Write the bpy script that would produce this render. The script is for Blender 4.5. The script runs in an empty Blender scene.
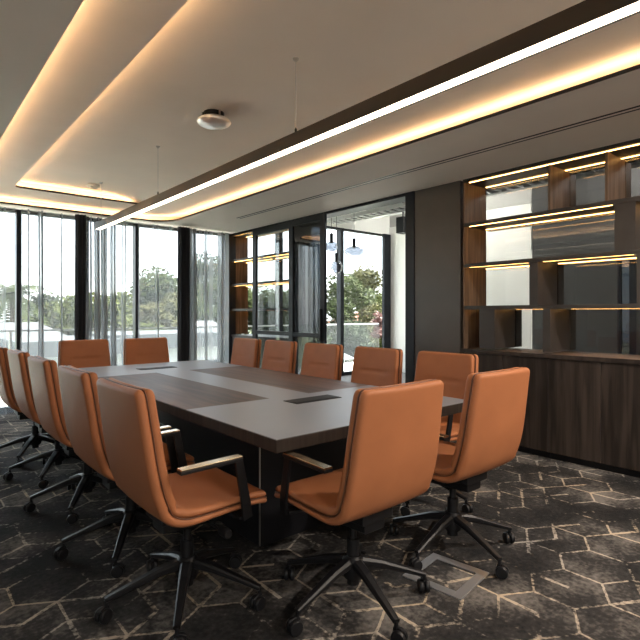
import bpy, bmesh, math, random
from mathutils import Vector, Matrix
from mathutils.geometry import tessellate_polygon
random.seed(7)
S = bpy.context.scene
C = S.collection
R = math.radians

# ------------------------------------------------------------------ materials
def new_mat(name):
    m = bpy.data.materials.new(name); m.use_nodes = True
    return m, m.node_tree, m.node_tree.nodes['Principled BSDF']

def mat(name, col, rough=.5, metal=0., noise=0., nscale=20., bump=0., bscale=200., coat=0., stretch=(1, 1, 1), spec=.5):
    m, nt, p = new_mat(name)
    p.inputs['Base Color'].default_value = (*col, 1)
    p.inputs['Roughness'].default_value = rough
    p.inputs['Metallic'].default_value = metal
    p.inputs['Coat Weight'].default_value = coat
    p.inputs['Specular IOR Level'].default_value = spec
    tc = nt.nodes.new('ShaderNodeTexCoord'); mp = nt.nodes.new('ShaderNodeMapping')
    mp.inputs['Scale'].default_value = stretch
    nt.links.new(tc.outputs['Object'], mp.inputs[0])
    if noise:
        n = nt.nodes.new('ShaderNodeTexNoise'); n.inputs['Scale'].default_value = nscale; n.inputs['Detail'].default_value = 5
        nt.links.new(mp.outputs[0], n.inputs['Vector'])
        r = nt.nodes.new('ShaderNodeValToRGB')
        r.color_ramp.elements[0].position = .3; r.color_ramp.elements[1].position = .7
        r.color_ramp.elements[0].color = (*[c * (1 - noise) for c in col], 1)
        r.color_ramp.elements[1].color = (*[min(1, c * (1 + noise)) for c in col], 1)
        nt.links.new(n.outputs['Fac'], r.inputs[0]); nt.links.new(r.outputs[0], p.inputs['Base Color'])
    if bump:
        n = nt.nodes.new('ShaderNodeTexNoise'); n.inputs['Scale'].default_value = bscale; n.inputs['Detail'].default_value = 3
        nt.links.new(mp.outputs[0], n.inputs['Vector'])
        b = nt.nodes.new('ShaderNodeBump'); b.inputs['Strength'].default_value = bump; b.inputs['Distance'].default_value = .004
        nt.links.new(n.outputs['Fac'], b.inputs['Height']); nt.links.new(b.outputs[0], p.inputs['Normal'])
    return m

def emit(name, col, s):
    m, nt, p = new_mat(name)
    p.inputs['Base Color'].default_value = (*col, 1)
    p.inputs['Emission Color'].default_value = (*col, 1)
    p.inputs['Emission Strength'].default_value = s
    return m

def thin_glass(name, tint, refl, rough=0.):
    m, nt, p = new_mat(name); nt.nodes.remove(p)
    out = nt.nodes['Material Output']
    t = nt.nodes.new('ShaderNodeBsdfTransparent'); t.inputs[0].default_value = (*tint, 1)
    g = nt.nodes.new('ShaderNodeBsdfGlossy'); g.inputs['Roughness'].default_value = rough
    lw = nt.nodes.new('ShaderNodeLayerWeight'); lw.inputs[0].default_value = .5
    f = nt.nodes.new('ShaderNodeMath'); f.operation = 'POWER'; f.inputs[1].default_value = 5.; nt.links.new(lw.outputs['Facing'], f.inputs[0])
    mu = nt.nodes.new('ShaderNodeMath'); mu.operation = 'MULTIPLY_ADD'; mu.inputs[1].default_value = .9; mu.inputs[2].default_value = .03 + refl; mu.use_clamp = True
    mx = nt.nodes.new('ShaderNodeMixShader')
    nt.links.new(f.outputs[0], mu.inputs[0]); nt.links.new(mu.outputs[0], mx.inputs[0])
    nt.links.new(t.outputs[0], mx.inputs[1]); nt.links.new(g.outputs[0], mx.inputs[2]); nt.links.new(mx.outputs[0], out.inputs[0])
    return m

def sheer_mat(name, col, opac):
    m, nt, p = new_mat(name); nt.nodes.remove(p)
    out = nt.nodes['Material Output']
    t = nt.nodes.new('ShaderNodeBsdfTransparent')
    d = nt.nodes.new('ShaderNodeBsdfDiffuse'); d.inputs[0].default_value = (*col, 1)
    tl = nt.nodes.new('ShaderNodeBsdfTranslucent'); tl.inputs[0].default_value = (*col, 1)
    m1 = nt.nodes.new('ShaderNodeMixShader'); m1.inputs[0].default_value = .5
    mx = nt.nodes.new('ShaderNodeMixShader')
    lw = nt.nodes.new('ShaderNodeLayerWeight'); lw.inputs[0].default_value = .35
    mu = nt.nodes.new('ShaderNodeMath'); mu.operation = 'MULTIPLY_ADD'; mu.inputs[1].default_value = .75; mu.inputs[2].default_value = opac
    mu.use_clamp = True
    nt.links.new(lw.outputs['Facing'], mu.inputs[0]); nt.links.new(mu.outputs[0], mx.inputs[0])
    nt.links.new(d.outputs[0], m1.inputs[1]); nt.links.new(tl.outputs[0], m1.inputs[2])
    nt.links.new(t.outputs[0], mx.inputs[1]); nt.links.new(m1.outputs[0], mx.inputs[2]); nt.links.new(mx.outputs[0], out.inputs[0])
    return m

def wood_mat(name, dark, light, axis='Z', rough=.4, scale=1., plank=0., plank_axis='Y'):
    m, nt, p = new_mat(name); p.inputs['Specular IOR Level'].default_value = .2
    N = nt.nodes.new; L = nt.links.new
    tc = N('ShaderNodeTexCoord'); mp = N('ShaderNodeMapping')
    st = {'X': (.6, 9, 9), 'Y': (9, .6, 9), 'Z': (9, 9, .6)}[axis]
    mp.inputs['Scale'].default_value = [s * scale for s in st]
    L(tc.outputs['Object'], mp.inputs[0])
    vec = mp.outputs[0]
    n = N('ShaderNodeTexNoise'); n.inputs['Scale'].default_value = 2.2; n.inputs['Detail'].default_value = 8; n.inputs['Distortion'].default_value = .6
    fac = n.outputs['Fac']
    if plank:
        sx = N('ShaderNodeSeparateXYZ'); L(tc.outputs['Object'], sx.inputs[0])
        dv = N('ShaderNodeMath'); dv.operation = 'DIVIDE'; dv.inputs[1].default_value = plank; L(sx.outputs[plank_axis], dv.inputs[0])
        fl = N('ShaderNodeMath'); fl.operation = 'FLOOR'; L(dv.outputs[0], fl.inputs[0])
        wn = N('ShaderNodeTexWhiteNoise'); wn.noise_dimensions = '1D'; L(fl.outputs[0], wn.inputs['W'])
        va = N('ShaderNodeVectorMath'); va.operation = 'MULTIPLY_ADD'
        L(wn.outputs['Color'], va.inputs[0]); va.inputs[1].default_value = (9, 9, 9); L(mp.outputs[0], va.inputs[2])
        vec = va.outputs[0]
        ma = N('ShaderNodeMath'); ma.operation = 'MULTIPLY_ADD'; ma.inputs[1].default_value = .22; L(wn.outputs['Value'], ma.inputs[0]); L(n.outputs['Fac'], ma.inputs[2])
        ms = N('ShaderNodeMath'); ms.operation = 'SUBTRACT'; ms.inputs[1].default_value = .11; L(ma.outputs[0], ms.inputs[0])
        fac = ms.outputs[0]
    L(vec, n.inputs['Vector'])
    r = N('ShaderNodeValToRGB'); r.color_ramp.elements[0].position = .32; r.color_ramp.elements[1].position = .68
    r.color_ramp.elements[0].color = (*dark, 1); r.color_ramp.elements[1].color = (*light, 1)
    L(fac, r.inputs[0]); L(r.outputs[0], p.inputs['Base Color'])
    p.inputs['Roughness'].default_value = rough
    return m

def carpet_mat():
    m, nt, p = new_mat('carpet'); N = nt.nodes.new; L = nt.links.new
    def M(op, a, b=None, c=None, clamp=False):
        n = N('ShaderNodeMath'); n.operation = op; n.use_clamp = clamp
        for i, v in enumerate((a, b, c)):
            if v is None: continue
            if isinstance(v, (int, float)): n.inputs[i].default_value = v
            else: L(v, n.inputs[i])
        return n.outputs[0]
    tc = N('ShaderNodeTexCoord'); sx = N('ShaderNodeSeparateXYZ')
    mp = N('ShaderNodeMapping'); mp.inputs['Rotation'].default_value = (0, 0, R(0)); mp.inputs['Scale'].default_value = (1/.30, 1/.30, 1); mp.inputs['Location'].default_value = (.2, .1, 0)
    dn = N('ShaderNodeTexNoise'); dn.inputs['Scale'].default_value = 60; L(tc.outputs['Object'], dn.inputs['Vector'])
    L(tc.outputs['Object'], mp.inputs[0])
    va = N('ShaderNodeVectorMath'); va.operation = 'MULTIPLY_ADD'; L(dn.outputs['Color'], va.inputs[0]); va.inputs[1].default_value = (.035, .035, 0); L(mp.outputs[0], va.inputs[2])
    L(va.outputs[0], sx.inputs[0]); X, Y = sx.outputs[0], sx.outputs[1]
    q = math.sqrt(3)
    def cell(ox, oy):
        gx = M('SUBTRACT', M('FLOORED_MODULO', M('SUBTRACT', X, ox), 1.0), .5)
        gy = M('SUBTRACT', M('FLOORED_MODULO', M('SUBTRACT', Y, oy), q), q / 2)
        return gx, gy, M('ADD', M('MULTIPLY', gx, gx), M('MULTIPLY', gy, gy))
    ax, ay, ad = cell(0, 0); bx_, by_, bd = cell(.5, q / 2)
    sel = M('LESS_THAN', ad, bd)
    def mixv(a, b): return M('ADD', M('MULTIPLY', a, sel), M('MULTIPLY', b, M('SUBTRACT', 1.0, sel)))
    gx = mixv(ax, bx_); gy = mixv(ay, by_)
    ix = M('ROUND', M('MULTIPLY', M('SUBTRACT', X, gx), 2.0)); iy = M('ROUND', M('MULTIPLY', M('SUBTRACT', Y, gy), 4 / q))
    cb = N('ShaderNodeCombineXYZ'); L(ix, cb.inputs[0]); L(iy, cb.inputs[1])
    wn = N('ShaderNodeTexWhiteNoise'); wn.noise_dimensions = '2D'; L(cb.outputs[0], wn.inputs['Vector'])
    rnd = wn.outputs['Value']
    agx = M('ABSOLUTE', gx); agy = M('ABSOLUTE', gy)
    edge = M('SUBTRACT', .5, M('MAXIMUM', agx, M('ADD', M('MULTIPLY', agx, .5), M('MULTIPLY', agy, q / 2))))
    W = .030
    hexl = M('LESS_THAN', edge, W * .62)
    # three spokes to alternate corners; every cell points its own way
    flip = M('SUBTRACT', M('MULTIPLY', M('GREATER_THAN', rnd, .5), 2.0), 1.0)
    sy = M('MULTIPLY', gy, flip)
    def spoke(dx, dy):
        along = M('ADD', M('MULTIPLY', gx, dx), M('MULTIPLY', sy, dy))
        perp = M('ABSOLUTE', M('SUBTRACT', M('MULTIPLY', gx, dy), M('MULTIPLY', sy, dx)))
        return M('MULTIPLY', M('GREATER_THAN', along, 0.0), M('LESS_THAN', perp, W))
    s1 = spoke(0, 1); s2 = spoke(q / 2, -.5); s3 = spoke(-q / 2, -.5)
    r2 = N('ShaderNodeSeparateColor'); L(wn.outputs['Color'], r2.inputs[0])
    s1 = M('MULTIPLY', s1, M('GREATER_THAN', r2.outputs[0], .45)); s2 = M('MULTIPLY', s2, M('GREATER_THAN', r2.outputs[1], .5)); s3 = M('MULTIPLY', s3, M('GREATER_THAN', r2.outputs[2], .5))
    lines = M('MAXIMUM', hexl, M('MAXIMUM', s1, M('MAXIMUM', s2, s3)))
    # worn gaps in the lines and mottled pile
    n1 = N('ShaderNodeTexNoise'); n1.inputs['Scale'].default_value = 2.3; n1.inputs['Detail'].default_value = 6; n1.inputs['Roughness'].default_value = .65; L(tc.outputs['Object'], n1.inputs['Vector'])
    n2 = N('ShaderNodeTexNoise'); n2.inputs['Scale'].default_value = 45; n2.inputs['Detail'].default_value = 3; L(tc.outputs['Object'], n2.inputs['Vector'])
    gap = M('MULTIPLY', M('SUBTRACT', M('ADD', M('MULTIPLY', n1.outputs['Fac'], .8), M('MULTIPLY', n2.outputs['Fac'], .35)), .525), 9.0, None, True)
    n4 = N('ShaderNodeTexNoise'); n4.inputs['Scale'].default_value = 1.1; n4.inputs['Detail'].default_value = 2; L(tc.outputs['Object'], n4.inputs['Vector'])
    warm = M('MULTIPLY', M('SUBTRACT', n4.outputs['Fac'], .38), 4.0, None, True)
    ramp = N('ShaderNodeValToRGB'); e = ramp.color_ramp.elements
    e[0].position = .38; e[0].color = (.006, .006, .0065, 1); e[1].position = .64; e[1].color = (.125, .115, .105, 1)
    mid = ramp.color_ramp.elements.new(.5); mid.color = (.024, .0225, .022, 1)
    mixn = M('ADD', M('MULTIPLY', n1.outputs['Fac'], .72), M('MULTIPLY', n2.outputs['Fac'], .28)); 
    # a tone of its own for each rhomb
    tone = M('MULTIPLY', M('SUBTRACT', rnd, .5), .10); L(M('ADD', mixn, tone), ramp.inputs[0])
    lc = N('ShaderNodeMix'); lc.data_type = 'RGBA'; L(warm, lc.inputs['Factor']); lc.inputs['A'].default_value = (.32, .30, .27, 1); lc.inputs['B'].default_value = (.42, .34, .24, 1)
    mx = N('ShaderNodeMix'); mx.data_type = 'RGBA'; L(M('MULTIPLY', M('MULTIPLY', lines, gap), .85), mx.inputs['Factor']); L(ramp.outputs[0], mx.inputs['A']); L(lc.outputs['Result'], mx.inputs['B'])
    L(mx.outputs['Result'], p.inputs['Base Color'])
    p.inputs['Roughness'].default_value = .95; p.inputs['Specular IOR Level'].default_value = .2
    n3 = N('ShaderNodeTexNoise'); n3.inputs['Scale'].default_value = 350; L(tc.outputs['Object'], n3.inputs['Vector'])
    b = N('ShaderNodeBump'); b.inputs['Strength'].default_value = .5; b.inputs['Distance'].default_value = .004
    L(n3.outputs['Fac'], b.inputs['Height']); L(b.outputs[0], p.inputs['Normal'])
    return m

M_ceil = mat('ceiling_paint', (.84, .765, .69), .9, noise=.02, nscale=3)
M_black = mat('black_metal', (.006, .006, .007), .42, spec=.3)
M_frame = mat('charcoal_frame', (.008, .010, .014), .45, spec=.25)
M_blackpl = mat('black_plastic', (.006, .006, .007), .45, spec=.3)
M_leather = mat('tan_leather', (.30, .112, .047), .52, noise=.07, nscale=6, bump=.25, bscale=420, spec=.22)
M_piping = mat('dark_piping', (.10, .035, .015), .5)
M_armtop = mat('champagne_metal', (.62, .52, .38), .22, 1.)
M_chrome = mat('chrome', (.75, .75, .75), .12, 1.)
M_steel = mat('brushed_steel', (.55, .54, .52), .3, 1.)
M_grey = mat('grey_laminate', (.148, .160, .182), .40, noise=.03, nscale=3, spec=.4)
M_twood = wood_mat('table_walnut', (.030, .018, .014), (.105, .058, .040), 'Y', .48, 1., .17, 'X')
M_wood = wood_mat('dark_oak', (.016, .012, .010), (.044, .033, .027), 'Z', .45, 1.2, .30, 'Y')
M_swood = wood_mat('shelf_walnut', (.075, .046, .028), (.17, .11, .07), 'Z', .45, 1.5)
M_shelf = mat('shelf_charcoal', (.030, .025, .022), .5, noise=.15, nscale=8)
M_panel = mat('bronze_panel', (.058, .049, .042), .42, noise=.10, nscale=5)
M_base = mat('table_base_black', (.010, .010, .012), .35, spec=.3)
M_white = mat('white_paint', (.78, .78, .74), .8)
M_conc = mat('concrete_soffit', (.42, .42, .40), .9, noise=.1, nscale=3)
M_darkwall = mat('dark_wall', (.028, .028, .027), .6)
M_galv = mat('galvanised', (.5, .5, .5), .4, .8)
M_led = emit('warm_led', (1., .67, .36), 6.)
M_shelfled = emit('shelf_led', (1., .50, .14), 4.2)
M_beam = emit('beam_diffuser', (1., .82, .62), 2.3)
M_glass = thin_glass('clear_glass', (.96, .98, .97), .0)
M_back = thin_glass('shelf_glass', (.92, .92, .91), .0)
M_smoke = thin_glass('smoked_glass', (.11, .12, .13), .05)
M_tint = thin_glass('tinted_door_glass', (.80, .82, .82), .03)
M_pglass = thin_glass('blown_glass', (.42, .43, .46), .14)
M_sheer = sheer_mat('sheer_voile', (.34, .355, .37), .36)
M_drape = mat('charcoal_drape', (.030, .036, .046), .85)
M_carpet = carpet_mat()
M_leafs = [mat('foliage_%d' % i, c, .8, noise=.35, nscale=1.5, spec=.1) for i, c in enumerate([(.034, .045, .014), (.055, .066, .015), (.020, .028, .012), (.060, .058, .020)])]
M_red = mat('red_foliage', (.12, .045, .035), .7)
M_bark = mat('bark', (.09, .07, .05), .9)
M_house = mat('house_render', (.40, .40, .41), .9)
M_roof = mat('roof_grey', (.10, .105, .115), .8)
M_tile = mat('roof_tile', (.36, .15, .10), .8)
M_hglass = mat('house_glass', (.05, .06, .08), .1)
M_ground = mat('ground', (.22, .24, .16), 1., noise=.3, nscale=.3)
M_deck = mat('deck_tiles', (.80, .79, .76), .7)

# ------------------------------------------------------------------ mesh helpers
class MB:
    def __init__(s): s.v = []; s.f = []
    def add(s, vs, fs):
        o = len(s.v); s.v += [tuple(v) for v in vs]; s.f += [[i + o for i in f] for f in fs]; return s
    def box(s, x0, x1, y0, y1, z0, z1):
        vs = [(x, y, z) for x in (x0, x1) for y in (y0, y1) for z in (z0, z1)]
        return s.add(vs, [(0, 1, 3, 2), (4, 6, 7, 5), (0, 4, 5, 1), (2, 3, 7, 6), (0, 2, 6, 4), (1, 5, 7, 3)])
    def loft(s, rings, cap=True, closed=True):
        n = len(rings[0]); vs = [p for r in rings for p in r]; fs = []
        for i in range(len(rings) - 1):
            for j in range(n if closed else n - 1):
                k = (j + 1) % n
                fs.append((i * n + j, i * n + k, (i + 1) * n + k, (i + 1) * n + j))
        if cap: fs.append(tuple(range(n - 1, -1, -1))); fs.append(tuple((len(rings) - 1) * n + j for j in range(n)))
        return s.add(vs, fs)
    def tube(s, pts, rad, n=10, sx=1., up=(0, 0, 1)):
        pts = [Vector(p) for p in pts]; rr = rad if isinstance(rad, (list, tuple)) else [rad] * len(pts)
        rings = []
        for i, p in enumerate(pts):
            t = (pts[min(i + 1, len(pts) - 1)] - pts[max(i - 1, 0)]).normalized()
            u = Vector(up)
            if abs(t.dot(u)) > .95: u = Vector((1, 0, 0))
            a = t.cross(u).normalized(); b = a.cross(t)
            rings.append([p + a * math.cos(q) * rr[i] * sx + b * math.sin(q) * rr[i] for q in [2 * math.pi * k / n for k in range(n)]])
        return s.loft(rings)
    def bar(s, pts, w, t, up=(0, 0, 1), ch=.25):   # rectangular bar, w across, t along up
        pts = [Vector(p) for p in pts]; rings = []
        W = w if isinstance(w, (list, tuple)) else [w] * len(pts); T = t if isinstance(t, (list, tuple)) else [t] * len(pts)
        for i, p in enumerate(pts):
            d = (pts[min(i + 1, len(pts) - 1)] - pts[max(i - 1, 0)]).normalized()
            a = d.cross(Vector(up)).normalized(); b = a.cross(d)
            hw, ht = W[i] / 2, T[i] / 2; c = min(hw, ht) * ch
            sec = [(hw, ht - c), (hw - c, ht), (-hw + c, ht), (-hw, ht - c), (-hw, -ht + c), (-hw + c, -ht), (hw - c, -ht), (hw, -ht + c)]
            rings.append([p + a * x + b * y for x, y in sec])
        return s.loft(rings)
    def lathe(s, prof, n=24, c=(0, 0, 0), axis='Z'):
        rings = []
        for r, h in prof:
            rg = []
            for k in range(n):
                q = 2 * math.pi * k / n; a, b = r * math.cos(q), r * math.sin(q)
                p = (a, b, h) if axis == 'Z' else ((h, a, b) if axis == 'X' else (a, h, b))
                rg.append((p[0] + c[0], p[1] + c[1], p[2] + c[2]))
            rings.append(rg)
        return s.loft(rings)
    def poly(s, outer, z0, z1, holes=()):
        loops = [[Vector((x, y, 0)) for x, y in l] for l in [outer, *holes]]
        tris = tessellate_polygon(loops); flat = [p for l in loops for p in l]; n = len(flat)
        vs = [(p.x, p.y, z0) for p in flat] + [(p.x, p.y, z1) for p in flat]
        fs = [tuple(t) for t in tris] + [tuple(i + n for i in t) for t in tris]
        o = 0
        for l in loops:
            k = len(l)
            for i in range(k): j = (i + 1) % k; fs.append((o + i, o + j, n + o + j, n + o + i))
            o += k
        return s.add(vs, fs)
    def strip(s, pts, z0, z1, th=.01):  # vertical band along a polyline
        for a, b in zip(pts, pts[1:]):
            a = Vector(a); b = Vector(b); d = (b - a).normalized(); n = Vector((-d.y, d.x)) * th / 2; a = a - d * th * .3; b = b + d * th * .3
            q = [a + n, b + n, b - n, a - n]
            s.add([(p.x, p.y, z) for z in (z0, z1) for p in q], [(3, 2, 1, 0), (4, 5, 6, 7), (0, 1, 5, 4), (1, 2, 6, 5), (2, 3, 7, 6), (3, 0, 4, 7)])
        return s
    def build(s, name, m, parent=None, smooth=False, bevel=0., loc=None, sub=0):
        me = bpy.data.meshes.new(name); me.from_pydata(s.v, [], s.f); me.update()
        bm = bmesh.new(); bm.from_mesh(me); bmesh.ops.recalc_face_normals(bm, faces=bm.faces); bm.to_mesh(me); bm.free()
        me.materials.append(m)
        o = bpy.data.objects.new(name, me); C.objects.link(o)
        if parent: o.parent = parent
        if loc: o.location = loc
        if smooth:
            for p in me.polygons: p.use_smooth = True
        if smooth == 'auto': me.set_sharp_from_angle(angle=R(35))
        if bevel:
            b = o.modifiers.new('b', 'BEVEL'); b.width = bevel; b.segments = 2; b.limit_method = 'ANGLE'
        return o

def tag(o, label=None, cat=None, group=None, kind=None):
    if label: o['label'] = label
    if cat: o['category'] = cat
    if group: o['group'] = group
    if kind: o['kind'] = kind
    return o
def empty(name, loc=(0, 0, 0), rz=0.):
    o = bpy.data.objects.new(name, None); C.objects.link(o); o.location = loc; o.rotation_euler = (0, 0, rz); o.empty_display_size = .1
    return o
def struct(o): o['kind'] = 'structure'; return o
def copy_tree(o, parent=None):
    c = o.copy(); C.objects.link(c)
    if parent: c.parent = parent
    for ch in list(o.children): copy_tree(ch, c)
    return c
def arc(cx, cy, r, a0, a1, n=10):
    return [(cx + r * math.cos(R(a0 + (a1 - a0) * i / n)), cy + r * math.sin(R(a0 + (a1 - a0) * i / n))) for i in range(n + 1)]
CA, SA = .763, .647
def xat(px, y):      # where a sight line through the photograph crosses a wall parallel to the window wall
    u = (px - 320) / 500; return y * (SA + CA * u) / (CA - SA * u)

# ------------------------------------------------------------------ room shell
ZS, ZT1, ZT2 = 2.56, 2.645, 2.735
XW, YW = 4.25, 7.35
struct(MB().box(-1.6, 4.3, -2.6, 7.5, -.1, 0).build('floor', M_carpet))
struct(MB().box(4.3, 9.2, -2.6, 7.5, -.1, 0).build('floor_adjacent', mat('grey_carpet', (.16, .155, .15), .95, noise=.2)))
lower = [(.60, -1.5), (3.03, -1.5), (3.03, 6.64)] + arc(2.67, 6.64, .36, 0, 90) + [(.60, 7.0)]
struct(MB().poly([(-1.6, -2.6), (4.42, -2.6), (4.42, 7.5), (-1.6, 7.5)], ZS, ZS + .016, [lower]).build('ceiling', M_ceil))
struct(MB().poly([(.44, -1.64), (.44, 7.14), (2.62, 7.14)] + [(2.62 + .0, 6.78)] + arc(2.34, 6.69, .28, 0, -90, 8) + [(1.075, 6.41)] + arc(1.075, 6.33, .08, 90, 180, 5) + [(.995, -1.64)], ZT1, ZT1 + .016).build('ceiling_middle_tier', M_ceil))
def ceil_z(x, y):     # the plaster dips softly towards the cabinet side and the far right corner
    sm = lambda t: (lambda q: q * q * (3 - 2 * q))(max(0., min(1., t)))
    a = sm((x - 2.05) / .95); b = sm((y - 5.9) / 1.0) * sm((x - 1.95) / .55)
    return ZT2 - .088 * (1 - (1 - a) * (1 - b))
gx_ = [-1.6, 0, 1.0, 1.9] + [1.95 + .05 * k for k in range(23)] + [3.2, 3.5, 4.42]; gy_ = [-2.6, 0, 3, 5.8] + [5.9 + .05 * k for k in range(23)] + [7.2, 7.5]
um = MB(); um.add([(x, y, ceil_z(x, y) + dz) for dz in (0, .05) for x in gx_ for y in gy_],
    [q for o in (0, len(gx_) * len(gy_)) for i in range(len(gx_) - 1) for j in range(len(gy_) - 1) for q in [(o + i * len(gy_) + j, o + (i + 1) * len(gy_) + j, o + (i + 1) * len(gy_) + j + 1, o + i * len(gy_) + j + 1)]])
struct(um.build('ceiling_upper_tier', M_ceil, smooth=True))
cb = [(.46, 7.12), (.46, -1.62), (3.36, -1.62), (3.36, 6.64)] + [(2.67 + .69 * math.cos(R(9 * i)), 6.64 + .48 * math.sin(R(9 * i))) for i in range(1, 11)] + [(.46, 7.12)]
struct(MB().strip(cb, ZS + .016, ZT2, .02).build('trim_1', M_ceil))
struct(MB().strip([(.875, -1.6), (.875, 6.53), (2.34, 6.53)] + arc(2.34, 6.69, .16, -90, -10, 5), ZT1 + .016, ZT2, .02).build('trim_2', M_ceil))
# dark metal edge beads on the plaster lips
struct(MB().strip([(3.03, -1.5), (3.03, 6.64)] + arc(2.67, 6.64, .36, 0, 90) + [(.60, 7.0)], ZS - .003, ZS + .018, .006).build('trim_3', M_frame))
struct(MB().strip([(2.62, 7.1), (2.62, 6.69)] + arc(2.34, 6.69, .28, 0, -90, 8) + [(1.075, 6.41)] + arc(1.075, 6.33, .08, 90, 150, 4), ZT1 - .003, ZT1 + .018, .006).build('trim_4', M_frame))
# led tapes lying on the lips
def tape(pts, z, label, w=.014):
    mb = MB(); pts = [Vector(p) for p in pts]
    for a, b in zip(pts, pts[1:]):
        d = (b - a).normalized(); n = Vector((-d.y, d.x)) * w / 2
        q = [a + n, b + n, b - n, a - n]
        mb.add([(p.x, p.y, zz) for zz in (z, z + .006) for p in q], [(3, 2, 1, 0), (4, 5, 6, 7), (0, 1, 5, 4), (1, 2, 6, 5), (2, 3, 7, 6), (3, 0, 4, 7)])
    return tag(mb.build('led_strip', M_led), label, 'light strip')
tape([(3.075, -1.4), (3.075, 6.64)] + arc(2.67, 6.64, .405, 0, 90) + [(.7, 7.045)], ZS + .017, 'warm led strip hidden in the curved cove along the cabinet wall and windows')
tape([(.565, -1.4), (.565, 6.95)], ZS + .017, 'warm led strip in the lower straight ceiling cove furthest to the left')
tape([(.955, -1.4), (.955, 6.45), (2.3, 6.45)], ZT1 + .017, 'warm led strip in the upper ceiling cove ending behind the hanging light bar')

# slot diffuser in the soffit
t = tag(empty('air_slot', (3.61, 2.6, ZS)), 'long narrow black air slot in the ceiling along the cabinet wall', 'air vent')
MB().box(-.034, -.016, -3.9, 3.4, -.003, .002).build('slot', M_black, t)
MB().box(.016, .034, -3.9, 3.4, -.003, .002).build('slot', M_black, t)
MB().box(-.0155, .0155, -3.9, 3.4, -.002, .0).build('centre_bar', M_ceil, t)

# unseen walls that close the room
struct(MB().box(-1.7, -1.6, -2.7, 7.5, 2.5, 3.6).box(-1.7, -1.6, -.93, 7.5, 0, 2.5).box(-1.7, -1.6, -2.7, -2.3, 0, 2.5).box(-1.7, -1.6, -2.3, -.93, 0, .05).build('wall_left', mat('wall_paint', (.45, .42, .39), .9)))
struct(MB().box(-1.7, 9.3, -2.7, -2.6, 0, 3.6).build('wall_back', bpy.data.materials['wall_paint']))
struct(MB().box(-1.7, 9.3, -2.7, 7.6, 3.5, 3.6).build('ceiling_adjacent', M_conc))
struct(MB().box(4.33, 4.45, -2.6, 7.5, 2.60, 3.5).build('wall_bulkhead', M_conc))
struct(MB().box(-1.7, 4.42, 7.3, 7.5, 2.58, 3.5).build('wall_far', M_frame))

# right wall: bronze panel + jamb + header track
struct(MB().box(XW, 4.62, 2.87, 3.44, 0, ZS).build('wall_right', M_panel, bevel=.003))
struct(MB().box(XW - .01, 4.62, 3.44, 3.56, 0, ZS).build('trim_5', M_frame))
struct(MB().box(XW - .01, 4.45, 3.56, 7.35, 2.525, ZS + .02).build('trim_6', M_frame))
struct(MB().box(4.45, 4.62, 2.87, 3.56, ZS, 3.5).build('wall_pier', M_white))
struct(MB().box(4.30, 4.36, -2.6, -.55, 0, ZS).build('wall_right_near', M_panel))

# ------------------------------------------------------------------ glazed sliding doors in front of the far shelf
def sliding(n, y0, y1, x, glass, st):
    d = struct(empty('door_%d' % n, (x, (y0 + y1) / 2, 0)))
    w = (y1 - y0) / 2
    f = MB().box(-.02, .02, -w, -w + st, 0, 2.52).box(-.02, .02, w - st, w, 0, 2.52)
    f.box(-.02, .02, -w + st, w - st, 2.44, 2.52).box(-.02, .02, -w + st, w - st, 0, .10).box(-.018, .018, -w + st, w - st, .93, .985)
    f.build('door_frame', M_frame, d, bevel=.002)
    MB().box(-.004, .004, -w + st, w - st, .10, .93).box(-.004, .004, -w + st, w - st, .985, 2.44).build('door_glass', glass, d)
    return d
sliding(1, 5.53, 6.57, 4.22, M_tint, .10)
d2 = sliding(2, 4.80, 5.56, 4.165, M_smoke, .09)
MB().box(-.05, -.02, -.33, -.31, .9, 1.3).build('door_handle', M_black, d2)

# ------------------------------------------------------------------ display shelves
LV = [.90, 1.305, 1.715, 2.115, 2.53]
def shelf_unit(name, ya, yb, label, cells, blocks, side_lo=True, side_hi=True, D=.38):
    t = tag(empty(name, (XW, ya, 0)), label, 'shelving')
    Lh = yb - ya
    MB().box(0, D + .12, 0, Lh, LV[4], LV[4] + .03).build('top_board', M_shelf, t)
    for k in (1, 2, 3):
        MB().box(0, D + .12, .0, Lh, LV[k] - .015, LV[k] + .015).box(0, .012, 0, Lh, LV[k] - .022, LV[k] - .0151).build('shelf_board', M_shelf, t, bevel=.002)
    if side_hi: MB().box(0, D + .01, Lh - .018, Lh, LV[0], LV[4]).build('side_panel', M_swood, t)
    if side_lo: MB().box(0, D + .01, 0, .018, LV[0], LV[4]).build('side_panel', M_swood, t)
    MB().box(D, D + .008, .02, Lh - .02, LV[0], LV[4]).build('glass_back', M_back, t)
    for row, y0, y1 in blocks:   # closed boxes and fins standing between the shelves
        z0 = LV[row] + .015; z1 = LV[row + 1] - .015
        MB().box(.002, D - .004, y0 - ya, y1 - ya, z0, z1).box(D + .012, D + .13, y0 - ya, y1 - ya, z0, z1).build('divider', M_shelf if y1 - y0 > .05 else M_swood, t)
    for row, y0, y1 in cells:    # led tapes, one at the front edge and one in front of the glass
        z = LV[row + 1] - (.015 if row < 3 else .0)
        for x in (.035, D - .05):
            MB().box(x, x + .009, y0 - ya + .03, y1 - ya - .03, z - .005, z - .0005).build('light_strip', M_shelfled, t)
    return t
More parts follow.
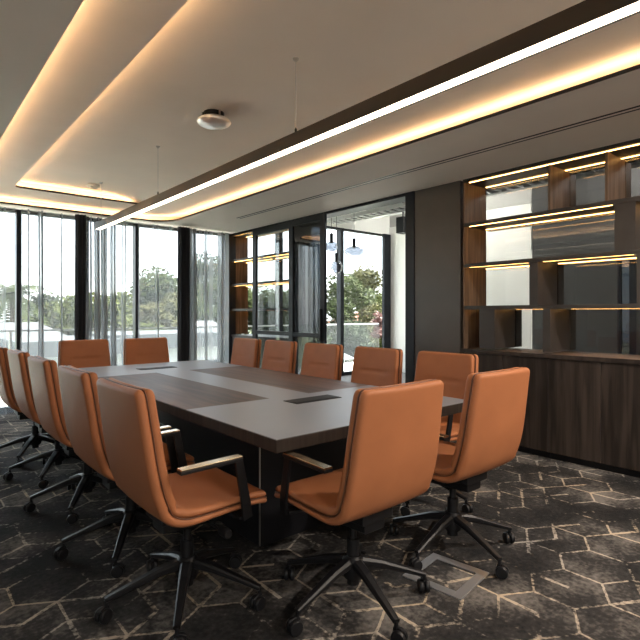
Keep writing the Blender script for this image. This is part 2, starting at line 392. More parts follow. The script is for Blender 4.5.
# near unit, rows from the worktop upward
blocks = [(3, 1.98, 2.0), (3, 1.53, 1.55), (3, 1.05, 1.07), (2, 1.337, 1.481), (2, .5, .52), (1, 2.09, 2.165), (1, 1.19, 1.33), (0, 2.50, 2.66), (0, 1.98, 2.045), (0, .9, 1.0)]
cells = [(3, -.5, 2.82), (2, 1.48, 2.82), (2, -.5, 1.337), (1, 2.165, 2.82), (1, 1.33, 2.09), (1, -.5, 1.19), (0, 2.66, 2.82), (0, 2.045, 2.5), (0, 1.0, 1.98), (0, -.5, .9)]
shelf_unit('display_shelf', -.55, 2.84, 'long dark walnut open shelving with lit cells and glass back above the low cabinets', cells, blocks)
blocks = []
cells = [(k, a, b) for k in range(4) for a, b in ((6.46, 7.28), (5.62, 6.42))]
shelf_unit('display_shelf', 5.58, 7.30, 'narrow lit shelving by the window curtains, half behind a glazed black sliding door', cells, blocks, D=.31)

# low cabinets and worktop
def cabinet(y0, y1, label, handle=False):
    t = tag(empty('low_cabinet', (XW, (y0 + y1) / 2, 0)), label, 'cabinet', 'low cabinets under the long shelving'); w = (y1 - y0) / 2
    MB().box(.022, .48, -w, w, .06, .865).build('carcass', M_shelf, t)
    MB().box(.05, .46, -w, w, 0, .06).build('plinth', M_black, t)
    for s in (-1, 1):
        a, b = (-w + .002, -.0015) if s < 0 else (.0015, w - .002)
        MB().box(0, .021, a, b, .062, .862).build('door', M_wood, t, bevel=.001)
names = ['dark oak low cabinet beside the bronze wall panel, first under the long shelf', 'dark oak low cabinet second from the bronze panel, below the white-lit shelf cell',
         'dark oak low cabinet at the right edge of the photo', 'dark oak low cabinet beyond the right edge of the photo']
for i, nm in enumerate(names):
    a = 2.84 - .84 * (i + 1); cabinet(a, a + .84 - .001, nm)
wt = MB().box(XW + .001, XW + .51, -.55, 2.862, .868, .898).build('worktop', M_swood)
MB().box(XW - .013, XW, -.55, 2.862, .866, .899).build('front_edge', M_wood, wt)
tag(wt, 'walnut worktop running along the top of the low cabinets', 'worktop')
t = tag(empty('low_cabinet', (XW, 6.44, 0)), 'grey low cabinet under the narrow shelving by the curtains', 'cabinet')
MB().box(.03, .45, -.86, .86, .0, .85).build('carcass', M_shelf, t)
for k in range(2): MB().box(.01, .029, -.858 + k * .86, -.002 + k * .86, .05, .85).build('door', M_panel, t)
MB().box(.0, .5, -.86, .86, .852, .888).build('top_board', M_shelf, t)

# ------------------------------------------------------------------ window wall
def window(n, x0, x1, z1, wl, y=YW):
    t = struct(empty('window_%d' % n, ((x0 + x1) / 2, y, 0))); w = (x1 - x0) / 2
    MB().box(-w, -w + wl, -.06, .06, 0, z1).box(w - .03, w, -.06, .06, 0, z1).box(-w + wl, w - .03, -.05, .05, 0, .07).box(-w + wl, w - .03, -.05, .05, z1 - .04, z1).build('window_frame', M_frame, t, bevel=.002)
    MB().box(-w + wl, w - .03, -.004, .004, .07, z1 - .04).build('window_pane', M_glass, t)
edges = [-1.6, -.99, -.24, .46, 1.19, 1.93, 2.69, 3.43, 4.17]
n = 0
for a, b in zip(edges, edges[1:]):
    n += 1; window(n, a, b, ZS, .03)
for y in (-2.3,):
    n += 1; window(n, 0, 1.37, 2.5, .05)  # unseen side window, added so daylight fills the soffit and chair backs
    w_ = C.objects['window_%d' % n]; w_.location = (-1.65, y + .685, 0); w_.rotation_euler = (0, 0, R(90))
struct(MB().box(4.17, 4.33, 7.28, 7.42, 0, 3.5).build('trim_7', M_frame))
for a, b in ((4.36, 5.25), (5.25, 6.75), (6.75, 8.1)):
    n += 1; window(n, a, b, 2.94, .06 if a > 5 else .03)
struct(MB().box(7.93, 8.14, 7.24, 7.30, 0, 2.94).build('trim_10', M_frame))
struct(MB().box(4.36, 8.25, 7.3, 7.5, 2.94, 3.5).build('wall_lintel', M_white))
for x in (1.93, 3.43):
    struct(MB().box(x - .075, x + .075, 7.22, 7.30, 0, ZS).build('trim_%d' % (8 + (x > 3)), M_frame))

# sheer curtains
def curtain(name, x0, x1, y, m, fold, label, cat, group, z0=.015, z1=ZS - .02):
    """fold(x) -> (amplitude, wavelength)"""
    pts = []; x = x0; ph = 0.; st = .004
    while x <= x1:
        a, wl = fold(x); ph += st / wl * 2 * math.pi
        pts.append((x + .25 * a * math.sin(ph * 2 + .5), y + a * math.sin(ph))); x += st
    zs = [z0 + (z1 - z0) * k / 8 for k in range(9)]
    rings = []
    for k, z in enumerate(zs):
        d = (1 - z / z1) ** 1.0
        rings.append([(px + .012 * d * math.sin(px * 9 + k * .3), py + .01 * d * math.sin(px * 23 + k * .25), z) for px, py in pts])
    n = len(pts); mb = MB()
    mb.loft(rings, cap=False, closed=False)
    return tag(mb.build(name, m, smooth=True), label, cat, group)
def fold_at(centres):
    def f(x):
        a, wl = .012, .22
        for c, w, aa, ww in centres:
            q = abs(x - c) / w
            if q < 1: a = aa * (1 - q * q) + .012; wl = ww
        return a, wl
    return f
yc = 7.12
X = lambda p: xat(p, yc)
fs = fold_at([(X(28), .012, .05, .03), (X(41), .03, .06, .03), (X(62), .014, .05, .03)])
curtain('sheer_curtain', .2, X(15.5), yc, M_sheer, lambda x: (.02, .16), 'white sheer curtain left of the first thin mullion, cut by the photo edge', 'curtain', 'sheer curtains on the window wall')
curtain('sheer_curtain', X(21), X(75), yc, M_sheer, fs, 'white sheer curtain with three thin tight folds, just left of the left drape', 'curtain', 'sheer curtains on the window wall')
fs = fold_at([(X(91), .02, .06, .03), (X(97), .03, .07, .028), (X(104), .03, .08, .028), (X(113), .03, .07, .028), (X(124), .015, .05, .03)])
curtain('sheer_curtain', X(86), X(134), yc, M_sheer, fs, 'white sheer curtain bunched in dark folds just right of the left drape', 'curtain', 'sheer curtains on the window wall')
fs = fold_at([(X(157), .014, .04, .03)])
curtain('sheer_curtain', X(138), X(179), yc, M_sheer, fs, 'nearly flat white sheer curtain between the thin mullion and the right drape', 'curtain', 'sheer curtains on the window wall')
fs = fold_at([(X(193), .05, .07, .028), (X(206), .02, .05, .03), (X(221), .03, .06, .03)])
curtain('sheer_curtain', X(189), 4.12, yc, M_sheer, fs, 'white sheer curtain gathered beside the narrow lit shelving', 'curtain', 'sheer curtains on the window wall')
f2 = lambda x: (.035, .045)
curtain('drape', xat(75.5, 7.03), xat(86, 7.03), 7.03, M_drape, f2, 'charcoal blackout drape stacked narrow, left one of the two', 'curtain', 'charcoal drapes')
curtain('drape', xat(178.5, 7.03), xat(190, 7.03), 7.03, M_drape, f2, 'charcoal blackout drape stacked narrow, right one of the two', 'curtain', 'charcoal drapes')

# ------------------------------------------------------------------ adjacent room
struct(MB().box(8.15, 8.3, 4.12, 7.5, 0, 3.10).build('wall_adjacent_white', M_white))
struct(MB().box(8.17, 8.3, 4.12, 7.5, 3.11, 3.5).build('wall_adjacent_upper', M_conc))
struct(MB().box(8.15, 8.3, 2.80, 4.10, 0, 3.5).build('wall_adjacent_dark', M_darkwall))
struct(MB().box(8.15, 8.3, -2.6, 2.55, 0, 3.5).build('wall_adjacent_near', M_darkwall))
n_side = n + 1; window(n + 1, 2.55, 2.80, 2.6, .09)
w = [o for o in C.objects if o.name == 'window_%d' % (n + 1)][0]
w.children[1].data.materials.clear(); w.children[1].data.materials.append(M_smoke)
w.location = (8.2, 2.675, 0); w.rotation_euler = (0, 0, R(90))
struct(MB().box(8.15, 8.3, 2.55, 2.80, 2.6, 3.5).build('wall_adjacent_head', M_darkwall))
t = tag(empty('cable_tray', (6.0, 3.6, 2.86)), 'galvanised cable tray hanging beneath the ceiling beyond the doorway', 'cable tray')
MB().box(-.15, -.14, -3.4, 3.2, 0, .06).box(.14, .15, -3.4, 3.2, 0, .06).build('side_rail', M_galv, t)
rg = MB()
for k in range(44): rg.box(-.14, .14, -3.4 + k * .15, -3.37 + k * .15, .0, .02)
rg.build('rungs', M_galv, t)
for y in (-2.4, -.6, 1.2, 2.9): MB().tube([(-.145, y, .03), (-.145, y, .64)], .004, 6).tube([(.145, y, .03), (.145, y, .64)], .004, 6).build('hanger_rod', M_galv, t)
cbm = MB()
for k in range(5): cbm.tube([(-.1 + k * .045, -3.3 + i * .65, .035 + .004 * math.sin(i * 2 + k)) for i in range(11)], .014, 6)
cbm.build('cables', M_blackpl, t)
du = MB().tube([(6.9, -2.0, 3.2), (6.9, 6.6, 3.2)], .17, 20).build('air_duct', M_galv, smooth='auto')
for yy in (-1, 1.5, 4, 6): MB().box(6.885, 6.915, yy, yy + .03, 3.36, 3.5).build('hanger_strap', M_galv, du)
tag(du, 'round grey air duct under the ceiling seen through the top shelves', 'duct')
t = tag(empty('loudspeaker', (6.55, 5.55, 2.72)), 'small black loudspeaker box hanging beyond the doorway', 'loudspeaker')
MB().box(-.09, .09, -.08, .08, -.12, .15).build('cabinet', M_blackpl, t, bevel=.008)
MB().tube([(0, 0, .15), (0, 0, .78)], .012, 8).build('bracket', M_black, t)
for i, (x, y, zz) in enumerate(((7.0, 2.7, 3.43), (7.0, 5.2, 3.43), (7.0, .8, 3.43))):  # lamps added under this ceiling to brighten the adjacent room
    tag(MB().box(x - .6, x + .6, y - .06, y + .06, zz, zz + .069).build('batten_light', emit('batten_%d' % i, (1, .97, .92), 24.)), ['white batten light under the ceiling beyond the middle of the top shelves', 'white batten light under the ceiling beyond the doorway', 'white batten light beyond the right end of the shelves'][i], 'ceiling light')

# glass pendants beyond the doorway
def pendant(x, y, z, rx, rz, label):
    t = tag(empty('glass_pendant', (x, y, z)), label, 'pendant light', 'glass pendants beyond the doorway')
    MB().lathe([(rx * math.cos(a) + .002, rz * math.sin(a)) for a in [R(-88 + 8 * k) for k in range(21)]], 28).build('glass_shade', M_pglass, t, smooth=True)
    MB().lathe([(.0, rz - .03), (.028, rz - .03), (.03, rz + .12), (.008, rz + .13)], 16).build('lamp_holder', M_blackpl, t, smooth='auto')
    MB().tube([(0, 0, rz + .12), (0, 0, 3.5 - z)], .004, 6).build('cord', M_blackpl, t)
pendant(5.62, 5.78, 2.24, .16, .085, 'flat oval clear glass pendant, right one of three beyond the doorway')
pendant(5.40, 6.08, 2.33, .095, .09, 'small round clear glass pendant, left one of three beyond the doorway')
pendant(5.62, 6.20, 2.02, .10, .11, 'lowest clear glass pendant of three beyond the doorway')

# ------------------------------------------------------------------ conference table
TX0, TX1, TY0, TY1, TZ = 1.165, 2.56, 1.645, 4.98, .74
t = tag(empty('conference_table', (1.86, 3.31, 0)), 'long grey and walnut conference table with a black base', 'table')
ox, oy = -1.86, -3.31
MB().box(TX0 + ox, TX1 + ox, TY0 + oy, TY1 + oy, TZ - .055, TZ - .002)   .build('tabletop_core', M_wood, t, bevel=.002)
e = .003
gm = MB()
zt0, zt1 = TZ - .0021, TZ
gm.box(TX0 + e + ox, TX1 - e + ox, TY0 + e + oy, 2.47 + oy, zt0, zt1)
gm.box(TX0 + e + ox, TX1 - e + ox, 4.17 + oy, TY1 - e + oy, zt0, zt1)
gm.box(1.70 + ox, 2.0 + ox, 2.47 + oy, 4.17 + oy, zt0, zt1)
gm.build('grey_inlay', M_grey, t)
MB().box(TX0 + e + ox, 1.6995 + ox, 2.4705 + oy, 4.1695 + oy, zt0, zt1).build('walnut_inlay', M_twood, t)
MB().box(2.0005 + ox, TX1 - e + ox, 2.4705 + oy, 4.1695 + oy, zt0, zt1).build('walnut_inlay', M_twood, t)
b = MB().box(1.48 + ox, 2.24 + ox, 2.24 + oy, 4.40 + oy, 0.0, TZ - .056).build('table_base', M_base, t, bevel=.003)
MB().box(1.472 + ox, 1.4785 + ox, 2.232 + oy, 2.2385 + oy, .01, TZ - .06).build('corner_trim', M_steel, b)
MB().box(1.3 + ox, 2.42 + ox, 1.95 + oy, 2.02 + oy, TZ - .12, TZ - .056).box(1.3 + ox, 2.42 + ox, 4.6 + oy, 4.67 + oy, TZ - .12, TZ - .056).build('support_rail', M_black, t)
for (hx, hy) in ((1.88, 2.28), (1.84, 4.50)):
    M_hatch = mat('hatch_black', (.008, .008, .009), .6, spec=.15)
    h = MB().box(hx - .17 + ox, hx + .17 + ox, hy - .065 + oy, hy + .065 + oy, TZ - .001, TZ + .003).build('power_hatch', M_hatch, t, bevel=.001)
    MB().box(hx - .16 + ox, hx + .16 + ox, hy - .05 + oy, hy - .012 + oy, TZ + .0031, TZ + .005).build('hatch_lid', M_hatch, h, bevel=.001)

# ------------------------------------------------------------------ chairs
def catmull(P, n):
    P = [Vector(p) for p in P]; P = [P[0] * 2 - P[1]] + P + [P[-1] * 2 - P[-2]]; out = []
    for i in range(1, len(P) - 2):
        for k in range(n):
            t_ = k / n; a, b, c, d = P[i - 1:i + 3]
            out.append(.5 * ((2 * b) + (c - a) * t_ + (2 * a - 5 * b + 4 * c - d) * t_ ** 2 + (3 * b - a - 3 * c + d) * t_ ** 3))
    out.append(P[-2]); return out
PROF = [(.262, .452), (.20, .464), (.08, .462), (-.06, .456), (-.135, .462), (-.185, .492), (-.215, .55), (-.242, .66), (-.262, .80), (-.286, .972)]
def shell(width, thick, off, crease=False, s_trim=.0, rw=.034, sidewrap=0.):
    raw = catmull(PROF, 40)
    L = [0.]
    for a, b in zip(raw, raw[1:]): L.append(L[-1] + (b - a).length)
    tot = L[-1]
    def at(s):
        s = max(0, min(tot, s))
        for i in range(1, len(L)):
            if L[i] >= s:
                q = (s - L[i - 1]) / max(1e-9, L[i] - L[i - 1]); return raw[i - 1].lerp(raw[i], q)
        return raw[-1]
    s0, s1 = s_trim, tot - s_trim
    ss = [s0 + d for d in (0, .002, .006, .012, .02, .03, .045)]
    k = s0 + .06
    while k < s1 - .06: ss.append(k); k += .016
    ss += [s1 - d for d in (.045, .03, .02, .012, .006, .002, 0)]
    rings = []; rt = thick * .5; s_crease = tot - .20
    for s in ss:
        p = at(s); tg = (at(s + .006) - at(s - .006)).normalized(); nr = Vector((tg.y, -tg.x))
        # nr points to the sitter's side
        if nr.y < 0 and s < tot * .4: nr = -nr
        if s >= tot * .4 and nr.x < 0: nr = -nr
        d = min(s - s0, s1 - s)
        q = min(1, d / rw); hw = width / 2 - rw * (1 - math.sqrt(max(0, 1 - (1 - q) ** 2))) * .75
        fr = s / tot
        hw *= 1 - .07 * max(0, (fr - .62) / .38) ** 1.3 - .03 * max(0, (.25 - fr) / .25)
        q2 = min(1, d / rt); off_ = off; ht = thick / 2 * max(.08, math.sqrt(max(0, 1 - (1 - q2) ** 2)))
        tf = .72 + .38 * min(1, max(0, (fr - .25) / .25)); ht *= tf; off_ = off * tf
        ring = []
        N = 44; ex = 2 / 7
        curv = .20 if fr > .5 else .20 * fr / .5 * .6
        for j in range(N):
            a = 2 * math.pi * j / N; c_, s_ = math.cos(a), math.sin(a)
            # superellipse: flat faces, rounded edges
            xx = hw * math.copysign(abs(c_) ** .42, c_)
            edge = min(1., max(0., (hw - abs(xx)) / rt)); yy = ht * math.copysign(math.sqrt(max(0, 1 - (1 - edge) ** 2)), s_) if abs(s_) > 1e-6 else 0
            o_ = off_ + yy + curv * xx * xx
            if crease and s_ > 0:
                g = math.exp(-((s - s_crease) / .011) ** 2) * (1 / (1 + math.exp((abs(xx) - .13) / .01)))
                o_ -= .011 * g
                g2 = math.exp(-((s - tot * .475) / .016) ** 2); o_ -= .010 * g2
                o_ += .006 * math.exp(-((s - tot * .60) / .09) ** 2) * (1 - (xx / hw) ** 2)
            pt = p + nr * o_
            ring.append((xx, pt.x, pt.y))
        rings.append(ring)
    return MB().loft(rings)

def make_chair():
    t = empty('office_chair')
    shell(.515, .034, -.017).build('outer_shell', M_leather, t, smooth=True)
    shell(.500, .036, .017, crease=True, s_trim=.006).build('cushion', M_leather, t, smooth=True)
    shell(.508, .0045, .0, s_trim=.001).build('piping', M_piping, t, smooth=True)
    # mechanism
    m = MB(); m.bar([(0, -.15, .408), (0, .16, .412)], [.18, .24], .04)
    m.bar([(-.17, -.03, .41), (.17, -.03, .41)], .07, .03)
    m.bar([(.0, -.13, .372), (.0, .13, .368)], [.12, .15], .06)
    m.lathe([(.0, .33), (.05, .33), (.06, .37), (.06, .39), (0, .39)], 16)
    m.build('tilt_mechanism', M_blackpl, t, bevel=.004)
    lv = MB().tube([(.08, .03, .375), (.22, .05, .362)], .006, 8).lathe([(0, -.03), (.016, -.03), (.02, -.02), (.02, .02), (.016, .03), (0, .03)], 16, (.235, .052, .362), 'X')
    lv.build('lever', M_blackpl, t, smooth='auto')
    MB().tube([(0, 0, .075), (0, 0, .27)], .028, 18).tube([(0, 0, .27), (0, 0, .345)], .017, 18).build('gas_lift', M_black, t, smooth='auto')
    # arms
    for s in (-1, 1):
        a = MB()
        a.bar([(s * .12, .10, .418), (s * .27, .125, .416)], .055, .014)
        a.bar([(s * .272, .135, .409), (s * .287, .118, .48), (s * .29, .085, .645), (s * .29, .080, .668)], [.045, .042, .036, .034], .014, up=(1, 0, 0))
        a.bar([(s * .29, .092, .666), (s * .29, -.17, .660)], .042, .012)
        ar = a.build('armrest', M_black, t, bevel=.001)
        MB().bar([(s * .29, .090, .676), (s * .29, -.168, .670)], .040, .008, ch=.6).build('arm_pad', M_armtop, ar)
    # star base
    hub = MB().lathe([(0, .105), (.042, .105), (.050, .125), (.046, .185), (.034, .198), (0, .198)], 20)
    hb = hub.build('base_hub', M_black, t, smooth='auto')
    for k in range(5):
        q = R(40 + 72 * k); c, s = math.cos(q), math.sin(q)
        P = lambda r, z: (r * c, r * s, z)
        MB().bar([P(.03, .170), P(.12, .153), P(.24, .115), P(.328, .086)], [.052, .044, .034, .028], [.042, .034, .024, .020], ch=.5).build('base_leg', M_black, t)
        ca = empty('caster'); C.objects.unlink(ca)
        a2 = q + 1.1 + k * .9; cx, cy = .325 * c, .325 * s; ux, uy = math.cos(a2), math.sin(a2)
        w = MB()
        for sd in (-1, 1):
            rings = []
            for (r, h) in [(.001, .004), (.026, .004), (.0295, .009), (.0295, .018), (.026, .023), (.001, .024)]:
                rg = []
                for j in range(18):
                    b = 2 * math.pi * j / 18; lx, lz = r * math.cos(b), r * math.sin(b)
                    rg.append((cx - uy * sd * h + ux * lx + ux * -.012, cy + ux * sd * h + uy * lx + uy * -.012, .0297 + lz))
                rings.append(rg)
            w.loft(rings)
        w.tube([(cx, cy, .05), (cx, cy, .085)], .008, 8)
        w.bar([(cx - ux * .035, cy - uy * .035, .05), (cx - ux * .01, cy - uy * .01, .060), (cx + ux * .010, cy + uy * .010, .056)], .012, .012)
        w.build('caster', M_blackpl, t, smooth='auto')
    return t
proto = make_chair()
spots = [  # x, y, heading (direction the sitter faces, degrees from +X), label
    (.965, 2.03, 0, 'tan leather office chair nearest the camera on the left side of the table'),
    (.965, 2.71, 0, 'second tan leather chair from the camera on the left side of the table'),
    (.965, 3.50, 0, 'third tan leather chair from the camera, middle of the left side row'),
    (.965, 4.28, 0, 'fourth tan leather chair from the camera on the left side of the table'),
    (.93, 4.94, 0, 'farthest tan leather chair in the left side row, cut by the photo edge'),
    (2.70, 2.12, 180, 'nearest tan leather chair on the cabinet side, standing before the bronze wall panel'),
    (2.70, 2.78, 180, 'tan leather chair on the cabinet side standing before the open doorway'),
    (2.70, 3.46, 180, 'tan leather chair on the cabinet side, middle of its row of five'),
    (2.70, 4.12, 180, 'tan leather chair on the cabinet side, second from the windows'),
    (2.70, 4.75, 180, 'tan leather chair on the cabinet side closest to the windows'),
    (1.50, 5.30, -90, 'tan leather chair at the window end of the table, left of two, before a mullion'),
    (2.13, 5.24, -90, 'tan leather chair at the window end of the table, right of the two'),
    (1.52, 1.57, 90, 'tan leather chair at the near end of the table, back to camera, left of two'),
    (2.255, 1.57, 90, 'tan leather chair at the near end nearest the shelving, turned back to camera'),
]
for i, (x, y, h, lab) in enumerate(spots):
    o = proto if i == 0 else copy_tree(proto)
    o.location = (x, y, 0); o.rotation_euler = (0, 0, R(h - 90)); tag(o, lab, 'chair', 'tan leather chairs around the conference table')

# ------------------------------------------------------------------ hanging light bar
BX = 1.78
t = tag(empty('linear_pendant_light', (BX, 2.8, 2.252)), 'long black bar light with a warm glowing underside hanging over the table', 'pendant light')
y0, y1 = -3.4, 3.28
MB().box(-.037, -.032, y0, y1, -.04, .030).box(.032, .037, y0, y1, -.04, .030).box(-.037, .037, y0, y1, .030, .035).box(-.032, .032, y0, y0 + .004, -.04, .030).box(-.032, .032, y1 - .004, y1, -.04, .030).build('housing', M_black, t)
MB().box(-.0315, .0315, y0 + .005, y1 - .005, -.036, -.030).build('diffuser', M_beam, t)
for yy in (2.317, 4.33, 5.95, .45):
    w = MB().tube([(0, yy - 2.8, .035), (0, yy - 2.8, ZT2 - 2.252)], .0022, 6).build('suspension_wire', M_steel, t)
    MB().lathe([(0, ZT2 - 2.252), (.018, ZT2 - 2.252), (.018, ZT2 - 2.260), (.006, ZT2 - 2.270), (0, ZT2 - 2.270)], 14, (0, yy - 2.8, 0)).build('ceiling_cap', M_steel, w)
    MB().lathe([(0, .035), (.007, .035), (.007, .07), (.003, .08), (0, .08)], 10, (0, yy - 2.8, 0)).build('wire_grip', M_black, w)

# ceiling fittings
t = tag(empty('ceiling_speaker', (1.80, 3.34, ZT2)), 'round chrome-rimmed glass dome fitting on the ceiling above the table', 'ceiling fitting')
MB().lathe([(0, 0), (.075, 0), (.075, -.03), (.055, -.05), (0, -.05)], 24).build('base', M_blackpl, t, smooth='auto')
for k in range(3):
    q = R(30 + 120 * k); MB().box(.08 * math.cos(q) - .008, .08 * math.cos(q) + .008, .08 * math.sin(q) - .008, .08 * math.sin(q) + .008, -.05, 0).build('clip', M_chrome, t)
MB().lathe([(0, -.045), (.10, -.045), (.118, -.055), (.124, -.068), (.118, -.08), (.09, -.095), (.05, -.105), (0, -.108)], 36).build('dome', mat('dome_metal', (.9, .89, .87), .38, .7), t, smooth=True)
t = tag(empty('smoke_detector', (1.74, 6.10, ZT2)), 'small white smoke detector on the ceiling near the window end', 'smoke detector')
MB().lathe([(0, 0), (.065, 0), (.065, -.02), (.058, -.026), (0, -.026)], 24).build('base', M_white, t, smooth='auto')
MB().lathe([(0, -.026), (.045, -.026), (.045, -.045), (.03, -.055), (0, -.055)], 24).build('sensor_head', M_white, t, smooth='auto')

# floor outlet
t = tag(empty('floor_box', (2.0, 1.43, 0), R(8)), 'square polished steel floor outlet box set in the carpet behind the near chairs', 'floor outlet')
a, b = .15, .105
MB().box(-a, a, -a, -b, .0, .006).box(-a, a, b, a, .0, .006).box(-a, -b, -b, b, .0, .006).box(b, a, -b, b, .0, .006).build('frame', mat('satin_steel', (.42, .43, .45), .35, .8), t, bevel=.001)
MB().box(-b + .001, b - .001, -b + .001, b - .001, .0, .003).build('lid', M_carpet, t)

# ------------------------------------------------------------------ outside
struct(MB().box(-3, 10, 7.5, 9.4, -.2, -.03).build('balcony_slab', M_deck))
t = tag(empty('glass_balustrade', (3.5, 9.25, -.03)), 'clear glass balcony balustrade with a thin metal rail outside the windows', 'railing')
MB().box(-6.4, 6.4, -.02, .02, .98, 1.01).build('top_rail', M_steel, t)
for k in range(9):
    MB().box(-6.4 + k * 1.43, -6.4 + k * 1.43 + 1.40, -.006, .006, .03, .98).build('glass_panel', M_glass, t)
    MB().box(-6.4 + k * 1.43 - .02, -6.4 + k * 1.43 + .015, -.03, .03, 0, .98).build('post', M_steel, t)
struct(MB().box(-60, 90, 9.4, 120, -3.7, -3.5).build('ground', M_ground))

def leafmesh(blobs, n, size, seed):
    rnd = random.Random(seed); mb = MB()
    tot = sum(r ** 2 for *_, r, _ in blobs)
    for (bx, by, bz, r, sq) in blobs:
        for _ in range(int(n * r * r / tot)):
            d = Vector((rnd.gauss(0, 1), rnd.gauss(0, 1), rnd.gauss(0, 1))).normalized(); rr = r * (rnd.uniform(.55, 1.05))
            c = Vector((bx + d.x * rr, by + d.y * rr, bz + d.z * rr * sq))
            a = Vector((rnd.gauss(0, 1), rnd.gauss(0, 1), rnd.gauss(0, 1))).normalized(); b_ = a.orthogonal().normalized()
            s_ = size * rnd.uniform(.6, 1.3)
            mb.add([c - a * s_, c + b_ * s_ * .45, c + a * s_, c - b_ * s_ * .45], [(0, 1, 2, 3)])
    return mb
def tree(px, dist_y, top_z, rad, m, label, seed, n=7500, name='tree', leaf=.15, base=-3.5, lowb=None):
    x = xat(px, dist_y); rnd = random.Random(seed)
    t = tag(empty(name, (x, dist_y, base)), label, 'tree' if name != 'shrub' else 'shrub', 'trees beyond the balcony')
    H = top_z - base; bl = []
    lo = (lowb if lowb is not None else .35)
    for k in range(13):
        zz = H * rnd.uniform(lo, .92); w = rad * (1 - .55 * abs(zz / H - .6)); a = rnd.uniform(0, 6.28); q = rnd.uniform(.1, .8) * w
        bl.append((q * math.cos(a), q * math.sin(a), zz - rad * .12, rad * rnd.uniform(.28, .48), .75))
    bl.append((0, 0, H - rad * .4, rad * .4, .9))
    leafmesh(bl, n, leaf, seed).build('foliage', m, t)
    tr = MB().tube([(0, 0, 0), (.1, 0, H * .4), (0, .1, H * .8)], [rad * .09, rad * .06, rad * .02], 8)
    for b in bl[:6]: tr.tube([(0.05, 0, H * lo), (b[0] * .5, b[1] * .5, (b[2] + H * lo) / 2), (b[0], b[1], b[2])], [rad * .04, rad * .025, rad * .01], 6)
    tr.build('trunk', M_bark, t)
T = [
    (118, 22, 2.2, 1.9, 1, 'low bright green tree seen through the bunched sheer curtain'),
    (155, 27, 3.9, 2.6, 0, 'tall olive green tree left of the right charcoal drape'),
    (176, 23, 2.3, 1.8, 3, 'pale yellow green tree just left of the right charcoal drape'),
    (207, 30, 5.4, 2.7, 2, 'tall dark tree beyond the sheer curtain by the narrow shelving'),
    (222, 27, 3.6, 2.4, 0, 'bushy green tree at the right end of the window wall'),
    (80, 26, 2.0, 2.0, 1, 'green bushes beyond the left charcoal drape'),
    (50, 34, 2.6, 2.4, 2, 'distant dark green tree between the two leftmost mullions'),
    (260, 27, 3.2, 2.8, 2, 'dark green tree seen through the glazed sliding door'),
    (300, 25, 3.2, 2.8, 0, 'green tree behind the smoked glass door'),
    (340, 24, 4.1, 2.5, 0, 'big olive tree left in the doorway window'),
    (364, 26, 4.9, 2.8, 3, 'tall spreading tree in the middle of the doorway window'),
    (385, 28, 3.4, 2.8, 1, 'green tree by the right jamb of the doorway window'),
    (352, 20, 1.0, 1.9, 2, 'low dark green tree at the foot of the doorway window'),
]
for i, (px, dy, tz, rd, mi, lab) in enumerate(T): tree(px, dy, tz, rd, M_leafs[mi], lab, 30 + i)
tree(378, 21.5, 1.35, .6, M_red, 'small red leaved tree low in the doorway window', 77, 900, lowb=.7)
# palm
px_, dy = 13, 25
t = tag(empty('palm_tree', (xat(px_, dy), dy, -3.5)), 'palm tree beyond the leftmost sheer curtain', 'tree')
MB().tube([(0, 0, 0), (.1, 0, 3), (0, 0, 5.6)], [.22, .17, .14], 10).build('trunk', M_bark, t)
fr = MB()
for k in range(26):
    a = k * 2.4; up = .9 - (k % 5) * .35
    pts = [Vector((math.cos(a) * r_, math.sin(a) * r_, 5.6 + up * r_ - .55 * r_ * r_)) for r_ in (0, .4, .8, 1.2, 1.6)]
    for p, q in zip(pts, pts[1:]):
        for j in range(5):
            c = p.lerp(q, j / 5)
            for sd in (-1, 1):
                tip = c + Vector((-math.sin(a) * sd * .38 + math.cos(a) * .15, math.cos(a) * sd * .38 + math.sin(a) * .15, -.16))
                fr.add([c, c + (q - p) * .18, tip], [(0, 1, 2)])
fr.build('fronds', M_leafs[0], t)

def house(px, dy, w, d, z_eave, z_ridge, label, wall=M_house, roof=M_roof, nw=3, flat=False):
    x = xat(px, dy); t = tag(empty('house', (x, dy, -3.5)), label, 'building', 'houses beyond the balcony')
    MB().box(-w / 2, w / 2, 0, d, 0, z_eave + 3.5).build('wall', wall, t)
    e_, r_ = z_eave + 3.5, z_ridge + 3.5
    if flat: MB().box(-w / 2 - .3, w / 2 + .3, -.3, d + .3, e_, r_).build('roof', roof, t)
    else:
        v = [(-w / 2 - .4, -.4, e_), (w / 2 + .4, -.4, e_), (w / 2 + .4, d + .4, e_), (-w / 2 - .4, d + .4, e_), (-w / 4, d / 2, r_), (w / 4, d / 2, r_)]
        MB().add(v, [(0, 1, 5, 4), (1, 2, 5), (2, 3, 4, 5), (3, 0, 4), (3, 2, 1, 0)]).build('roof', roof, t)
    for k in range(nw):
        xx = -w / 2 + w * (k + .5) / nw
        MB().box(xx - .5, xx + .5, -.03, .0, e_ - 2.0, e_ - .7).build('window', M_hglass, t)
house(15, 20, 4.0, 3, .0, .9, 'white house with a grey hipped roof behind the leftmost curtain', nw=4)
house(70, 16, 2.2, 3, .0, .45, 'white flat roofed house left of the mid mullion', nw=3, flat=True)
house(165, 16.5, 3.2, 3, .05, .55, 'white flat roofed house behind the two window end chairs', nw=4, flat=True)
house(214, 19.8, 2.4, 2.5, -.1, .9, 'house with a grey roof by the narrow shelving curtain', nw=3)
house(328, 18, 2.2, 2.5, -1.0, -.2, 'small pale house low in the doorway window', nw=2)
house(387, 30, 5, 5, .3, 1.3, 'house with a red tiled roof beyond the doorway trees', roof=M_tile, nw=2)

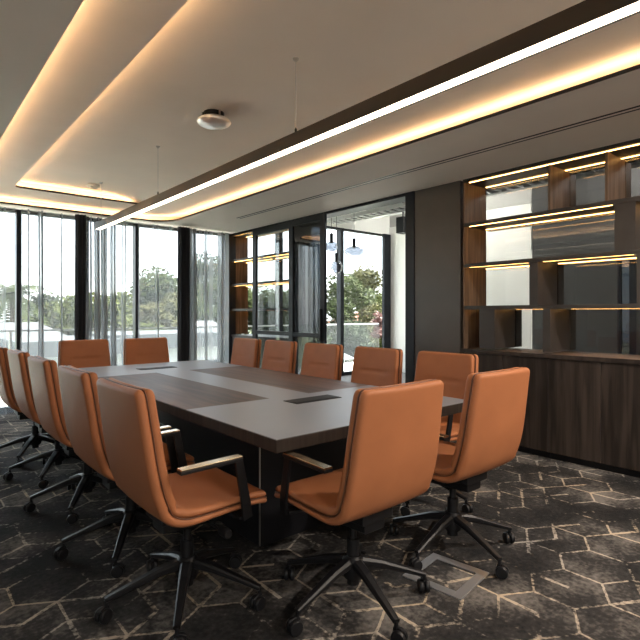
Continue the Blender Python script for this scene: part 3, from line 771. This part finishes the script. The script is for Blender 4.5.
# ------------------------------------------------------------------ light
W = bpy.data.worlds.new('World'); S.world = W; W.use_nodes = True
nt = W.node_tree; bg = nt.nodes['Background']
sky = nt.nodes.new('ShaderNodeTexSky'); sky.sky_type = 'NISHITA'; sky.sun_disc = False; sky.sun_elevation = R(48); sky.sun_rotation = R(200); sky.dust_density = 2.0
mx = nt.nodes.new('ShaderNodeMix'); mx.data_type = 'RGBA'; mx.inputs['Factor'].default_value = .6
sc = nt.nodes.new('ShaderNodeVectorMath'); sc.operation = 'SCALE'; sc.inputs['Scale'].default_value = .12
nt.links.new(sky.outputs[0], sc.inputs[0]); nt.links.new(sc.outputs[0], mx.inputs['A']); mx.inputs['B'].default_value = (.93, .965, 1.0, 1)
nt.links.new(mx.outputs['Result'], bg.inputs[0]); bg.inputs[1].default_value = 1.8
sun = bpy.data.lights.new('sun', 'SUN'); sun.energy = 9.0; sun.angle = R(1); sun.color = (1, .95, .86)
so = bpy.data.objects.new('sun', sun); C.objects.link(so); so.rotation_euler = Vector((-.68, .06, -.73)).to_track_quat('-Z', 'Y').to_euler()

def area(loc, sx, sy, e, col, rot=(0, 0, 0)):
    l = bpy.data.lights.new('lamp', 'AREA'); l.shape = 'RECTANGLE'; l.size = sx; l.size_y = sy; l.energy = e; l.color = col
    o = bpy.data.objects.new('lamp', l); C.objects.link(o); o.location = loc; o.rotation_euler = rot; return o

for i, (x, y) in enumerate(((3.45, .15), (2.4, -.9), (.2, -1.6 - .3))):  # unseen lamps added as warm fill from the camera side
    d = tag(empty('downlight', (x, y, ZS)), ['recessed warm downlight near the long shelving, outside the photo on the right', 'recessed warm downlight behind the camera on its right', 'recessed warm downlight behind the camera on its left'][i], 'ceiling light')
    MB().lathe([(.0, .0), (.05, .0), (.05, -.006), (0, -.006)], 20).build('rim', M_black, d)
    area((x, y, ZS - .012), .08, .08, (24, 20, 20)[i], (1, .88, .76))
# ------------------------------------------------------------------ camera
cam = bpy.data.cameras.new('camera'); co = bpy.data.objects.new('camera', cam); C.objects.link(co)
cam.sensor_width = 36; cam.lens = 28.125; cam.shift_y = -7 / 640; cam.clip_start = .05; cam.clip_end = 400
co.location = (0, 0, 1.25); co.rotation_euler = (R(90), 0, R(-40.3))
S.camera = co
vs = S.view_settings; vs.view_transform = 'Standard'; vs.look = 'None'; vs.gamma = 1; vs.exposure = 2.05; vs.use_curve_mapping = False
cy = S.cycles; cy.use_denoising = True; cy.max_bounces = 10; cy.transparent_max_bounces = 24; cy.sample_clamp_indirect = 6; cy.caustics_reflective = False; cy.caustics_refractive = False
